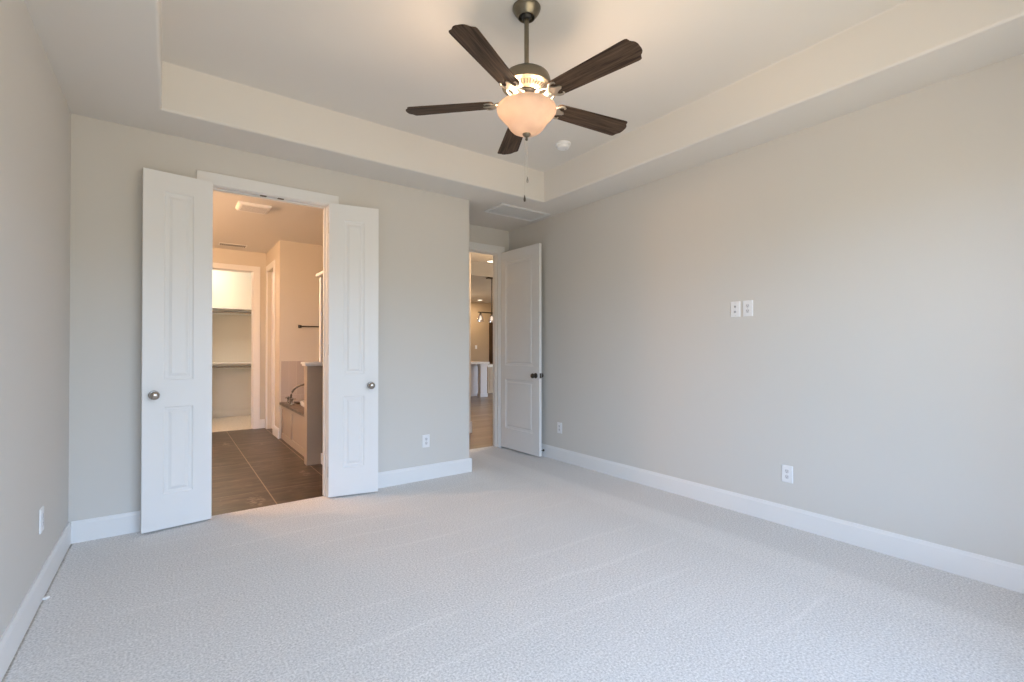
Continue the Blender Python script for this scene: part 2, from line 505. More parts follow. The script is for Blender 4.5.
# window wall behind the viewer
wr = MB()
xs = [LW - WT] + [c for ab in WINDOWS for c in ab] + [RW + WT]
for i in range(0, len(xs), 2):
    wr.box(xs[i], REAR - WT, 0, xs[i + 1], REAR, H)
for a, b in WINDOWS:
    wr.box(a, REAR - WT, 0, b, REAR, WIN_Z0); wr.box(a, REAR - WT, WIN_Z1, b, REAR, H)
struct(wr.build('wall_rear', M['paint']), 'greige window wall of the bedroom opposite the doors', 'wall')
for i, (a, b) in enumerate(WINDOWS):
    wi = struct(MB().box(a, REAR - 0.10, WIN_Z0, a + 0.045, REAR - 0.04, WIN_Z1).box(b - 0.045, REAR - 0.10, WIN_Z0, b, REAR - 0.04, WIN_Z1)
                .box(a + 0.045, REAR - 0.10, WIN_Z0, b - 0.045, REAR - 0.04, WIN_Z0 + 0.045).box(a + 0.045, REAR - 0.10, WIN_Z1 - 0.045, b - 0.045, REAR - 0.04, WIN_Z1)
                .box(a + 0.045, REAR - 0.09, 1.40, b - 0.045, REAR - 0.05, 1.44).build('window_%d' % (i + 1), M['trim']),
                'white single hung window, %s of three' % ('left', 'middle', 'right')[i], 'window')
    MB().box(a + 0.045, REAR - 0.073, WIN_Z0 + 0.045, b - 0.045, REAR - 0.069, 1.40).build('lower_pane', M['glass'], wi)
    MB().box(a + 0.045, REAR - 0.073, 1.44, b - 0.045, REAR - 0.069, WIN_Z1 - 0.045).build('upper_pane', M['glass'], wi)
    MB().box(a - 0.03, REAR - 0.04, WIN_Z0 - 0.02, b + 0.03, REAR + 0.03, WIN_Z0).build('window_sill', M['trim'], wi)

# tray ceiling: soffit ring, bullnosed edge, vertical sides, raised centre, and the flat ceiling of the alcove
TX0, TX1, TY0, TY1 = -0.045, 3.107, 0.24, 3.685
bm = bmesh.new()
def rect_loop(x0, y0, x1, y1, z): return [bm.verts.new(p) for p in ((x0, y0, z), (x1, y0, z), (x1, y1, z), (x0, y1, z))]
def bridge(a, b):
    for k in range(4):
        bm.faces.new((a[k], a[(k + 1) % 4], b[(k + 1) % 4], b[k]))
loops = [rect_loop(LW, REAR, RW, BACK, H)]
rb = 0.018
for i in range(6):
    a = math.radians(90 * i / 5)
    ins = rb * (1 - math.sin(a)); dz = rb * (1 - math.cos(a))
    loops.append(rect_loop(TX0 - ins, TY0 - ins, TX1 + ins, TY1 + ins, H + dz))
loops.append(rect_loop(TX0, TY0, TX1, TY1, TRAY - 0.004))
loops.append(rect_loop(TX0 + 0.004, TY0 + 0.004, TX1 - 0.004, TY1 - 0.004, TRAY))
for a, b in zip(loops, loops[1:]): bridge(a, b)
bm.faces.new(loops[-1])
alc = [bm.verts.new(p) for p in ((JX, BACK, H), (RW, BACK, H), (RW, ENTRY, H), (JX, ENTRY, H))]
bm.faces.new(alc)
# upper skin so that the ceiling is a closed slab
top = rect_loop(LW - WT, REAR - WT, RW + WT, ENTRY + WT, TRAY + 0.10)
bm.faces.new(top)
low = rect_loop(LW - WT, REAR - WT, RW + WT, ENTRY + WT, H)
bridge(low, top)
me = bpy.data.meshes.new('ceiling')
bmesh.ops.recalc_face_normals(bm, faces=bm.faces)
bm.to_mesh(me); bm.free(); me.materials.append(M['ceil'])
for p in me.polygons: p.use_smooth = True
try: me.set_sharp_from_angle(angle=math.radians(35))
except Exception: pass
ceiling = bpy.data.objects.new('ceiling', me); COL.objects.link(ceiling)
struct(ceiling, 'off white tray ceiling with lowered soffit around a raised centre', 'ceiling')

# baseboards: flat board with an eased top
BBH, BBT = 0.138, 0.014
def bb_profile(t=BBT, h=BBH): return [(0, 0), (t, 0), (t, h - 0.022), (t * 0.72, h - 0.012), (t * 0.5, h), (0, h)]
def bb_y(x, y0, y1, sign, name, label):    # runs along y on a wall at x, sign = direction it sticks out
    return struct(MB().prism([(x + sign * p[0], p[1]) for p in bb_profile()], y0, y1, 'Y').build(name, M['trim']), label, 'baseboard')
def bb_x(y, x0, x1, sign, name, label):
    return struct(MB().prism([(y + sign * p[0], p[1]) for p in bb_profile()], x0, x1, 'X').build(name, M['trim']), label, 'baseboard')
bb_y(LW, REAR, BACK, 1, 'baseboard_left', 'white baseboard along the left wall')
bb_y(RW, REAR, ENTRY, -1, 'baseboard_right', 'long white baseboard along the right wall')
bb_x(BACK, LW + BBT, 0.15, -1, 'baseboard_back_left', 'short white baseboard in the corner left of the double doors')
CW = 0.092
ob = MB()
ob.prism([(BACK - p[0], p[1]) for p in bb_profile()], OX1 + CW, JX + BBT, 'X')
ob.prism([(JX + p[0], p[1]) for p in bb_profile()], BACK - 0.0, ENTRY, 'Y')
struct(ob.build('baseboard_back_right', M['trim']), 'white baseboard right of the double doors wrapping the outside corner', 'baseboard')

# double door frame: jamb, stop and casing in one white trim piece
def door_frame(x0, x1, z, y, wt, name, label, cw=CW, right_cw=None, left_cw=None, back=True, head=0.095):
    lc = left_cw if left_cw is not None else cw; rc = right_cw if right_cw is not None else cw
    b = MB()
    b.box(x0 - RO, y, 0, x0, y + wt, z + RO); b.box(x1, y, 0, x1 + RO, y + wt, z + RO); b.box(x0, y, z, x1, y + wt, z + RO)
    b.box(x0, y + 0.045, 0, x0 + 0.010, y + 0.085, z - 0.010); b.box(x1 - 0.010, y + 0.045, 0, x1, y + 0.085, z - 0.010)
    b.box(x0, y + 0.045, z - 0.010, x1, y + 0.085, z)
    sides = [(y - 0.018, y)] + ([(y + wt, y + wt + 0.018)] if back else [])
    for (ya, yb) in sides:
        b.box(x0 - lc, ya, 0, x0 - 0.006, yb, z + 0.006); b.box(x1 + 0.006, ya, 0, x1 + rc, yb, z + 0.006)
        b.box(x0 - lc, ya, z + 0.006, x1 + rc, yb, z + head)
    o = b.build(name, M['trim'], bevel=0.003, bseg=1)
    return struct(o, label, 'door frame')
trim1 = door_frame(OX0, OX1, OZ, BACK, WT, 'trim_1', 'white casing around the double doorway to the bathroom')
trim2 = door_frame(EX0, EX1, EZ, ENTRY, WT, 'trim_2', 'white casing around the hall doorway in the alcove', right_cw=0.085, left_cw=0.07)
for sx in (0.588, 0.712):
    MB().box(sx - 0.022, BACK + 0.006, OZ - 0.004, sx + 0.022, BACK + 0.034, OZ + 0.001).build('catch_plate', M['bronze'], trim1)

# ------------------------------------------------------------------ panel doors
def door_leaf(name, label, w, h, t, rects, loc, rotz, handed, knob_mat, knob_x, knob_z=0.915, sides=(0, 1)):
    """leaf in local coords: hinge at x=0, free edge at x=w, thickness y in [-t,0], bottom z=0.
    rects: panel openings (x0,z0,x1,z1)."""
    root = thing(name, label, 'door', loc, (0, 0, rotz), kind='structure')
    xs0, xs1 = rects[0][0], rects[0][2]
    zs = sorted(rects, key=lambda r: r[1])
    b = MB()
    b.box(0, -t, 0, xs0, 0, h); b.box(xs1, -t, 0, w, 0, h)
    z = 0
    for r in zs:
        b.box(xs0, -t, z, xs1, 0, r[1]); z = r[3]
    b.box(xs0, -t, z, xs1, 0, h)
    bmesh.ops.remove_doubles(b.bm, verts=b.bm.verts, dist=1e-5)
    b.build('leaf', M['door'], root)
    for (x0, z0, x1, z1), pn in zip(rects, ('upper_panel', 'lower_panel')):
        q = bmesh.new()
        for ysurf, sgn in ((0.0, -1), (-t, 1)):
            prev = None
            for ins, dep in ((0, 0.0), (0.003, 0.004), (0.010, 0.0075), (0.020, 0.0075), (0.024, 0.0095), (0.030, 0.0095), (0.044, 0.0035), (0.047, 0.0025)):
                lp = [q.verts.new((px, ysurf + sgn * dep, pz)) for px, pz in
                      ((x0 + ins, z0 + ins), (x1 - ins, z0 + ins), (x1 - ins, z1 - ins), (x0 + ins, z1 - ins))]
                if prev:
                    for k in range(4): q.faces.new((prev[k], prev[(k + 1) % 4], lp[(k + 1) % 4], lp[k]))
                prev = lp
            q.faces.new(prev)
        bmesh.ops.recalc_face_normals(q, faces=q.faces)
        m2 = bpy.data.meshes.new(pn); q.to_mesh(m2); q.free(); m2.materials.append(M['door'])
        # outward normals for each side
        o = bpy.data.objects.new(pn, m2); COL.objects.link(o); o.parent = root
    # knobs
    prof = [(0.031, 0), (0.031, 0.004), (0.027, 0.009), (0.013, 0.012), (0.011, 0.026), (0.014, 0.032), (0.024, 0.039),
            (0.0285, 0.048), (0.0275, 0.057), (0.021, 0.064), (0.011, 0.068), (0.002, 0.069)]
    for side in sides:
        mt = Matrix.Translation((knob_x, 0.0 if side == 0 else -t, knob_z)) @ Matrix.Rotation(math.radians(-90 if side == 0 else 90), 4, 'X')
        MB().lathe(prof, 28, mat_=mt).build('knob', knob_mat, root, smooth=True)
    if len(sides) == 2:
        MB().box(w, -t / 2 - 0.012, knob_z - 0.028, w + 0.002, -t / 2 + 0.012, knob_z + 0.028).box(w, -t / 2 - 0.006, knob_z - 0.008, w + 0.009, -t / 2 + 0.006, knob_z + 0.008)\
            .build('latch', knob_mat, root)
    for hz in (0.20, h / 2, h - 0.20):
        hb = MB().lathe([(0.006, -0.045), (0.006, 0.045)], 10, origin=(0.004, 0.0055 if handed else -t - 0.0055, hz))
        hb.build('hinge', knob_mat, root, smooth=False)
    return root

LWID = 0.400
NARROW = [(0.114, 1.012, 0.284, 2.306), (0.114, 0.232, 0.284, 0.830)]
la = math.atan2(3.966 - 4.022, -0.153 - 0.249)
door_leaf('door_1', 'left leaf of the white double doors folded back against the wall', LWID, 2.438, 0.035, NARROW,
          (0.250, 4.022, 0.014), la, False, M['nickel'], 0.338, 0.915, sides=(0,))
ra = math.atan2(3.944 - 4.022, 1.455 - 1.063)
ro = Vector((1.064, 4.022, 0)) + 0.035 * Vector((-math.sin(ra), math.cos(ra), 0))
door_leaf('door_2', 'right leaf of the white double doors folded back against the wall', LWID, 2.438, 0.035, NARROW,
          (ro.x, ro.y, 0.014), ra, True, M['nickel'], 0.338, 0.915, sides=(1,))
ea = math.radians(-88.1)
WIDE = [(0.105, 1.020, 0.628, 2.305), (0.105, 0.245, 0.628, 0.850)]
eo = Vector((3.360, 4.836, 0)) + 0.035 * Vector((-math.sin(ea), math.cos(ea), 0))
door_leaf('door_3', 'white two panel door with dark bronze knob standing open in the alcove', 0.735, 2.425, 0.035, WIDE,
          (eo.x, eo.y, 0.020), ea, True, M['bronze'], 0.676, 0.915)

# ------------------------------------------------------------------ ceiling fan
FX, FY = 1.531, 1.960
fan = thing('ceiling_fan', 'five blade ceiling fan with dark wood blades and lit frosted bowl', 'ceiling fan', (FX, FY, TRAY))
ZB = 2.553 - TRAY                    # blade plane, relative to the ceiling
MB().lathe([(0.072, 0.0), (0.075, -0.004), (0.0745, -0.011), (0.068, -0.024), (0.057, -0.040), (0.048, -0.052), (0.045, -0.055),
            (0.042, -0.055), (0.036, -0.040)], 40).build('canopy', M['pewter'], fan, smooth=True)
MB().sphere((0, 0, -0.046), 0.030, 12, 0.7).build('hanger_ball', M['black'], fan, smooth=True)
MB().lathe([(0.0125, -0.05), (0.0125, -0.36)], 20).build('downrod', M['pewter'], fan, smooth=True)
MB().lathe([(0.014, -0.346), (0.022, -0.349), (0.026, -0.355), (0.088, -0.358), (0.108, -0.363), (0.119, -0.371), (0.126, -0.386),
            (0.130, -0.408), (0.132, -0.424), (0.131, -0.430), (0.126, -0.433), (0.118, -0.434), (0.098, -0.447), (0.078, -0.459), (0.072, -0.462),
            (0.060, -0.464)], 56).build('motor_housing', M['pewter'], fan, smooth=True)
# slots of the vented ring (seen as a row of short dark fins round the cone)
vent = MB()
NS = 40
for k in range(NS):
    a = 2 * PI * k / NS
    mt = Matrix.Rotation(a, 4, 'Z') @ Matrix.Translation((0.0985, 0, -0.4470)) @ Matrix.Rotation(math.radians(-33), 4, 'Y')
    vent.box(-0.0125, -0.0028, -0.0012, 0.0125, 0.0028, 0.0012, mt)
vent.build('vent_slots', M['black'], fan)
MB().lathe([(0.066, -0.460), (0.068, -0.468), (0.062, -0.474), (0.060, -0.486)], 36).build('flywheel', M['black'], fan, smooth=True)
MB().lathe([(0.050, -0.482), (0.054, -0.488), (0.054, -0.504), (0.048, -0.512), (0.046, -0.530), (0.020, -0.534)], 36).build('light_fitter', M['pewter'], fan, smooth=True)

# blades: straight sided plank with an ogee tip, pitched about its own axis
half = [(0.175, 0.030), (0.182, 0.048), (0.194, 0.055), (0.30, 0.0595), (0.45, 0.0645), (0.618, 0.0705), (0.631, 0.0702), (0.640, 0.0665), (0.643, 0.058), (0.6455, 0.050),
        (0.650, 0.044), (0.657, 0.038), (0.663, 0.030), (0.667, 0.016)]
outline = [(x, -y) for x, y in half] + [(x, y) for x, y in half[::-1]]
PITCH = math.radians(10.5)
wdir = []
for (px, py) in ((0.953, 1.645), (1.636, 1.325), (2.160, 1.885), (1.825, 2.538), (1.041, 2.400)):
    wdir.append(math.atan2(py - FY, px - FX))
base_ang = math.atan2(sum(math.sin(a - i * 2 * PI / 5) for i, a in enumerate(wdir)), sum(math.cos(a - i * 2 * PI / 5) for i, a in enumerate(wdir)))
def blade_mesh():
    return MB().prism(outline, -0.003, 0.003)
def iron_parts():
    b = MB()
    # arm from the flywheel, dropping to the blade
    b.tube([(0.058, 0, 0.012), (0.085, 0, 0.010), (0.110, 0, 0.000), (0.135, 0, -0.006), (0.165, 0, -0.007)], [0.010, 0.010, 0.009, 0.009, 0.008], 10, flat=0.55)
    # open oval scroll either side of the arm
    for s in (-1, 1):
        pts = []
        for k in range(18):
            a = 2 * PI * k / 18
            pts.append((0.130 + 0.036 * math.cos(a), s * (0.026 + 0.020 * math.sin(a)), -0.006 + 0.0 * a))
        b.tube(pts, 0.0055, 8, closed=True, flat=0.7)
        # curled horn spreading under the blade root
        horn = [(0.160, s * 0.010, -0.007), (0.176, s * 0.030, -0.007), (0.192, s * 0.044, -0.007), (0.210, s * 0.049, -0.007), (0.222, s * 0.043, -0.007), (0.220, s * 0.034, -0.007)]
        b.tube(horn, [0.007, 0.0075, 0.007, 0.006, 0.005, 0.0035], 8, flat=0.6)
    b.prism([(0.155, -0.018), (0.185, -0.030), (0.205, -0.016), (0.228, -0.010), (0.236, 0.0), (0.228, 0.010), (0.205, 0.016), (0.185, 0.030), (0.155, 0.018)], -0.009, -0.0035)
    return b
blade0 = None
for i in range(5):
    a = base_ang - math.radians(1.0) + i * 2 * PI / 5
    if i == 0:
        blade0 = blade_mesh().build('blade', M['blade'], fan, bevel=0.002, bseg=2)
        iron0 = iron_parts().build('blade_iron', M['iron'], blade0, smooth=True)
        bl = blade0
    else:
        bl = blade0.copy(); COL.objects.link(bl); bl.parent = fan
        for ch in [c for c in COL.objects if c.parent == blade0]:
            c2 = ch.copy(); COL.objects.link(c2); c2.parent = bl
    bl.location = (0, 0, ZB)
    bl.rotation_euler = (Matrix.Rotation(a, 3, 'Z') @ Matrix.Rotation(-PITCH, 3, 'X')).to_euler()
# glass bowl
outer = [(0.138, -0.532), (0.147, -0.5325), (0.1545, -0.5375), (0.1585, -0.547), (0.1575, -0.558), (0.152, -0.569), (0.141, -0.582), (0.127, -0.597), (0.113, -0.613),
         (0.101, -0.630), (0.091, -0.645), (0.077, -0.659), (0.056, -0.670), (0.028, -0.677), (0.008, -0.678)]
inner = [(max(0.006, r - 0.004), z + 0.003) for r, z in outer[::-1]]
bowl = MB().lathe(outer + inner, 56, cap0=False, cap1=False).build('glass_bowl', M['bowl'], fan, smooth=True)
MB().lathe([(0.003, -0.534), (0.003, -0.678)], 8).lathe([(r, z - 0.006) for r, z in ((0.022, -0.668), (0.0225, -0.674), (0.019, -0.680), (0.011, -0.686), (0.006, -0.689), (0.0055, -0.692),
           (0.008, -0.697), (0.0075, -0.703), (0.003, -0.707), (0.001, -0.708))], 24).build('finial', M['pewter'], bowl, smooth=True)
# pull chains with fobs
RT = Vector((math.cos(math.radians(36.2)), -math.sin(math.radians(36.2)), 0)); FW = Vector((math.sin(math.radians(36.2)), math.cos(math.radians(36.2)), 0))
def chain(lat, dep, z0, z1, fob_h, fobmat):
    p = RT * lat + FW * dep
    c = MB()
    c.tube([(p.x * 0.30, p.y * 0.30, z0), (p.x, p.y, z0 - 0.004), (p.x, p.y, z1)], 0.0009, 6)
    n = int((z0 - z1) / 0.009)
    for k in range(n):
        c.sphere((p.x, p.y, z0 - 0.006 - k * 0.009), 0.0016, 4)
    o = c.build('pull_chain', M['chain'], fan, smooth=True)
    MB().lathe([(0.002, z1 + 0.002), (0.003, z1 - 0.004), (0.006, z1 - fob_h * 0.45), (0.0068, z1 - fob_h * 0.7), (0.005, z1 - fob_h * 0.92), (0.001, z1 - fob_h)], 14, (p.x, p.y, 0)).build('fob', fobmat, o, smooth=True)
chain(0.010, 0.162, -0.505, 2.215 - TRAY, 0.034, M['nickel'])
chain(-0.006, 0.163, -0.505, 2.110 - TRAY, 0.036, M['bronze'])
for ang in (100, 220, 340):
    v = RT * math.cos(math.radians(ang)) + FW * math.sin(math.radians(ang))
    lamp('fan_bulb', 'POINT', (FX + 0.082 * v.x, FY + 0.082 * v.y, TRAY - 0.541), 10.5, (1.0, 0.70, 0.47), 0.03)

# ------------------------------------------------------------------ bedroom fittings
sd = thing('smoke_detector', 'round white smoke detector on the raised tray ceiling', 'smoke detector', (2.81, 3.073, TRAY))
MB().lathe([(0.068, 0.0), (0.069, -0.008), (0.066, -0.014), (0.060, -0.016)], 36).build('mounting_base', M['plastic'], sd, smooth=True)
MB().lathe([(0.056, -0.0158), (0.056, -0.030), (0.050, -0.042), (0.034, -0.049), (0.006, -0.051)], 36).build('cover', M['plastic'], sd, smooth=True)
MB().lathe([(0.006, -0.050), (0.006, -0.053), (0.002, -0.0535)], 14, (0.022, -0.014, 0.003)).build('test_button', M['slotgrey'], sd, smooth=True)

vx0, vx1, vy0, vy1 = 2.772, 3.432, 3.958, 4.310
vt = thing('return_air_grille', 'white return air grille on the soffit above the alcove', 'vent', ((vx0 + vx1) / 2, (vy0 + vy1) / 2, H))
hw, hd = (vx1 - vx0) / 2, (vy1 - vy0) / 2
MB().box(-hw, -hd, -0.010, -hw + 0.03, hd, 0).box(hw - 0.03, -hd, -0.010, hw, hd, 0).box(-hw + 0.03, -hd, -0.010, hw - 0.03, -hd + 0.03, 0)\
    .box(-hw + 0.03, hd - 0.03, -0.010, hw - 0.03, hd, 0).build('frame', M['trim'], vt, bevel=0.002, bseg=1)
lv = MB(); nl = 24
for k in range(nl):
    y = -hd + 0.034 + (2 * hd - 0.068) * k / (nl - 1)
    lv.box(-hw + 0.03, -0.0075, -0.0008, hw - 0.03, 0.0075, 0.0008, Matrix.Translation((0, y, -0.006)) @ Matrix.Rotation(math.radians(35), 4, 'X'))
lv.build('louvres', M['trim'], vt)
MB().box(-hw + 0.03, -hd + 0.03, -0.0012, hw - 0.03, hd - 0.03, -0.0004).build('filter', M['trim'], vt)

# wall plates; local frame: plate in the x/z plane, facing -y
def plate_root(name, label, cat, loc, rotz, group=None):
    r = thing(name, label, cat, loc, (0, 0, rotz), group)
    p = MB()
    prev = None; q = p.bm
    for ins, y in ((0, 0.0), (0, -0.003), (0.0025, -0.0055), (0.006, -0.0065)):
        lp = [q.verts.new((x, y, z)) for x, z in ((-0.0375 + ins, -0.060 + ins), (0.0375 - ins, -0.060 + ins), (0.0375 - ins, 0.060 - ins), (-0.0375 + ins, 0.060 - ins))]
        if prev:
            for k in range(4): q.faces.new((prev[k], prev[(k + 1) % 4], lp[(k + 1) % 4], lp[k]))
        prev = lp
    q.faces.new(prev)
    p.build('cover_plate', M['plastic'], r)
    return r
def outlet(label, loc, rotz, group='duplex outlets on the bedroom walls'):
    r = plate_root('wall_outlet', label, 'outlet', loc, rotz, group)
    for s in (-1, 1):
        pts = [(0.0165 * math.cos(a) if abs(math.cos(a)) < 0.75 else math.copysign(0.0125, math.cos(a)), 0.0145 * math.sin(a)) for a in [2 * PI * k / 20 for k in range(20)]]
        f = MB().prism([(x, z + s * 0.0195) for x, z in pts], -0.0085, -0.0064, 'Y').build('receptacle', M['socketface'], r)
        MB().box(-0.0075, -0.0090, s * 0.0195 - 0.001, -0.0050, -0.0084, s * 0.0195 + 0.0085).box(0.0050, -0.0090, s * 0.0195 - 0.001, 0.0075, -0.0084, s * 0.0195 + 0.0075)\
            .box(-0.0028, -0.0090, s * 0.0195 - 0.0095, 0.0028, -0.0084, s * 0.0195 - 0.0045).build('slots', M['pinslot'], f)
    MB().sphere((0, -0.0068, 0), 0.003, 6, 1.0).build('screw', M['rubber'], r)
    return r
FACE_LEFT = math.radians(-90)     # plates on the right wall look towards -x
outlet('white duplex outlet low on the long right wall, below and right of the high plates', (RW, 1.517, 0.362), FACE_LEFT)
outlet('white duplex outlet low on the right wall behind the open alcove door', (RW, 3.895, 0.362), FACE_LEFT)
outlet('white duplex outlet low on the wall right of the double doors', (1.972, BACK, 0.365), 0.0)
outlet('white duplex outlet low on the left wall near the corner', (LW, 3.285, 0.385), math.radians(90))
outlet('white duplex outlet high on the right wall, right of the two plates', (RW, 1.790, 1.545), FACE_LEFT)
md = plate_root('media_plate', 'white low voltage wall plate with two jacks, left of the high outlet', 'wall plate', (RW, 1.886, 1.545), FACE_LEFT)
for z in (0.020, -0.020):
    j = MB().lathe([(0.0085, 0.0), (0.0085, 0.003), (0.006, 0.003), (0.0055, 0.008), (0.002, 0.008)], 14, mat_=Matrix.Translation((0, -0.0064, z)) @ Matrix.Rotation(math.radians(90), 4, 'X'))
    j.build('jack', M['slotgrey'], md, smooth=True)
for z in (0.048, -0.048):
    MB().sphere((0, -0.0066, z), 0.0028, 6).build('screw', M['rubber'], md)

ds = thing('door_stop', 'short bronze door stop on the right baseboard behind the open alcove door', 'door stop', (RW - BBT, 4.155, 0.070))
MB().lathe([(0.013, 0.0), (0.013, -0.004), (0.006, -0.007)], 16, mat_=Matrix.Rotation(math.radians(90), 4, 'Y')).build('base', M['bronze'], ds, smooth=True)
sp = MB()
sp.tube([(-0.006 - 0.048 * k / 80, 0.0055 * math.cos(k * 0.9), 0.0055 * math.sin(k * 0.9)) for k in range(81)], 0.0011, 6)
sp.build('spring', M['bronze'], ds, smooth=True)
MB().lathe([(0.0075, -0.053), (0.0085, -0.058), (0.0085, -0.068), (0.005, -0.072)], 16, mat_=Matrix.Rotation(math.radians(90), 4, 'Y')).build('bumper', M['rubber'], ds, smooth=True)

sc = MB()
sc.prism([(-0.014, -0.010), (0.004, -0.014), (0.016, 0.002), (0.007, 0.012), (-0.010, 0.010)], 0.0, 0.009)
tag(sc.build('paper_scrap', M['scrap'], loc=(LW + 0.024, 3.250, 0.0), bevel=0.001), 'tiny white scrap lying on the carpet beside the left baseboard', 'scrap')

# ------------------------------------------------------------------ bathroom
CAR = FARB + 0.03
struct(MB().box(BL - WT, BACK + 0.05, -0.10, JX - WT, CAR, -0.002).build('floor_bath', M['tile']), 'brown stone look tile floor of the bathroom', 'tile floor')
struct(MB().box(BL - WT, BACK + WT, H, JX - WT, FARB, H + 0.08).build('ceiling_bath', M['ceil']), 'flat bathroom ceiling glowing in warm lamp light', 'ceiling')
struct(MB().box(BL - WT, BACK + WT, 0, BL, FARB, H).build('wall_bath_left', M['bathpaint']), 'bathroom wall on the left hidden by the door leaf', 'wall')
struct(MB().box(BR, BACK + WT, 0, BR + WT, FARB + WT, H).build('wall_bath_right', M['bathpaint']), 'bathroom wall behind the tub', 'wall')
CX0, CX1, CZ = 0.22, 1.042, 2.44
wf = MB()
wf.box(BL, FARB, 0, CX0 - RO, FARB + WT, H); wf.box(CX0 - RO, FARB, CZ + RO, CX1 + RO, FARB + WT, H); wf.box(CX1 + RO, FARB, 0, BR, FARB + WT, H)
struct(wf.build('wall_bath_far', M['bathpaint']), 'far bathroom wall around the closet doorway', 'wall')
door_frame(CX0, CX1, CZ, FARB, WT, 'trim_3', 'white casing around the closet doorway at the far end of the bathroom', cw=0.100, head=0.085)
# block of the water closet: its corner carries the towel bar; its door faces left
WX, WY = 1.230, 7.140
WD0, WD1 = 7.56, 8.10
wj = MB()
wj.box(WX, WY, 0, BR, WY + 0.10, H)
wj.box(WX, WY + 0.10, 0, WX + 0.10, WD0, H); wj.box(WX, WD1, 0, WX + 0.10, FARB, H); wj.box(WX, WD0, CZ, WX + 0.10, WD1, H)
struct(wj.build('wall_towel_bar', M['bathpaint']), 'bathroom partition corner that carries the towel bar', 'wall')
tw = MB()
for (y0, y1) in ((WD0 - 0.09, WD0), (WD1, WD1 + 0.09)):
    tw.box(WX - 0.016, y0, 0, WX, y1, CZ + 0.0)
tw.box(WX - 0.016, WD0 - 0.09, CZ, WX, WD1 + 0.09, CZ + 0.09)
struct(tw.build('trim_4', M['trim'], bevel=0.003, bseg=1), 'white casing around the narrow door left of the towel bar wall', 'door frame')
wc = thing('door_4', 'narrow white door beside the closet doorway', 'door', (WX + 0.05, WD0 + 0.004, 0.012), kind='structure')
MB().box(0, 0, 0, 0.035, WD1 - WD0 - 0.008, CZ - 0.016).build('leaf', M['door'], wc, bevel=0.002, bseg=1)
for hz in (0.2, 1.2, 2.2):
    MB().box(-0.006, 0.0, hz - 0.045, 0.0, 0.012, hz + 0.045).build('hinge', M['nickel'], wc)
bb_y(WX, WY - BBT, WD0 - 0.09, -1, 'baseboard_towel_bar_wall', 'white baseboard wrapping the corner beside the tub')
bb_x(FARB, CX1 + 0.10, WX - 0.016, -1, 'baseboard_bath_far', 'short white baseboard between closet casing and narrow door')

# closet
KB, KL, KR = 9.98, -0.9, 2.0
struct(MB().box(KL - WT, CAR, -0.10, KR + WT, KB + WT, 0.002).build('floor_closet', M['closetcarpet']), 'cream carpet of the closet', 'carpet')
kc = MB().box(KL, KB, 0, KR, KB + WT, H).box(KL - WT, FARB + WT, 0, KL, KB + WT, H).box(KR, FARB + WT, 0, KR + WT, KB + WT, H)
struct(kc.build('wall_closet', M['closetwhite']), 'cream walls of the closet beyond the bathroom', 'wall')
struct(MB().box(KL, FARB + WT, H, KR, KB, H + 0.08).build('ceiling_closet', M['ceil']), 'closet ceiling', 'ceiling')
bb_x(KB, KL, KR, -1, 'baseboard_closet', 'cream baseboard along the back of the closet').data.materials[0] = M['closetwhite']
for z, nm, lb in ((1.950, 'upper', 'upper white closet shelf with hanging rod'), (0.975, 'lower', 'lower white closet shelf with hanging rod')):
    s = thing('closet_shelf', lb, 'shelf', (0.55, KB, z), group='shelves in the closet')
    MB().box(-1.45, -0.33, 0, 1.45, 0, 0.020).build('shelf_board', M['trim'], s, bevel=0.002, bseg=1)
    MB().box(-1.45, -0.018, -0.085, 1.45, 0, 0.0).build('wall_cleat', M['trim'], s, bevel=0.002, bseg=1)
    MB().tube([(-1.45, -0.28, -0.055), (1.45, -0.28, -0.055)], 0.016, 14).build('hanging_rod', M['nickel'], s, smooth=True)
    MB().prism([(-0.018, 0), (-0.31, 0), (-0.31, -0.02), (-0.30, -0.065), (-0.26, -0.075), (-0.05, -0.22), (-0.018, -0.22)], -0.55, -0.53, 'X').build('bracket', M['trim'], s)

# tub deck between the pony wall and the towel bar wall
PY0, PY1 = 5.310, 5.430
SX = 1.252
DZ = 0.500
tub = thing('bathtub', 'white drop in tub set in a panelled deck with brown tile top', 'bathtub', (SX, PY1 + 0.004, 0))
tl = WY - PY1 - 0.008
deck = MB()
# apron with rails around two recessed panels
deck.box(0.012, 0, 0, 0.05, tl, DZ - 0.03)
deck.box(0, 0, 0, 0.012, tl, 0.085); deck.box(0, 0, DZ - 0.085, 0.012, tl, DZ - 0.03)
for (y0, y1) in ((0, 0.07), (0.255, 0.34), (1.02, 1.105), (tl - 0.07, tl)):
    deck.box(0, y0, 0.085, 0.012, y1, DZ - 0.085)
deck.build('apron', M['taupe'], tub, bevel=0.002, bseg=1)
tw_ = BR - SX - 0.004
tb = MB()
tb.box(-0.022, 0, DZ - 0.03, 0.14, tl, DZ); tb.box(tw_ - 0.14, 0, DZ - 0.03, tw_, tl, DZ)
tb.box(0.14, 0, DZ - 0.03, tw_ - 0.14, 0.10, DZ); tb.box(0.14, tl - 0.12, DZ - 0.03, tw_ - 0.14, tl, DZ)
tb.build('deck_top', M['decktile'], tub, bevel=0.002, bseg=1)
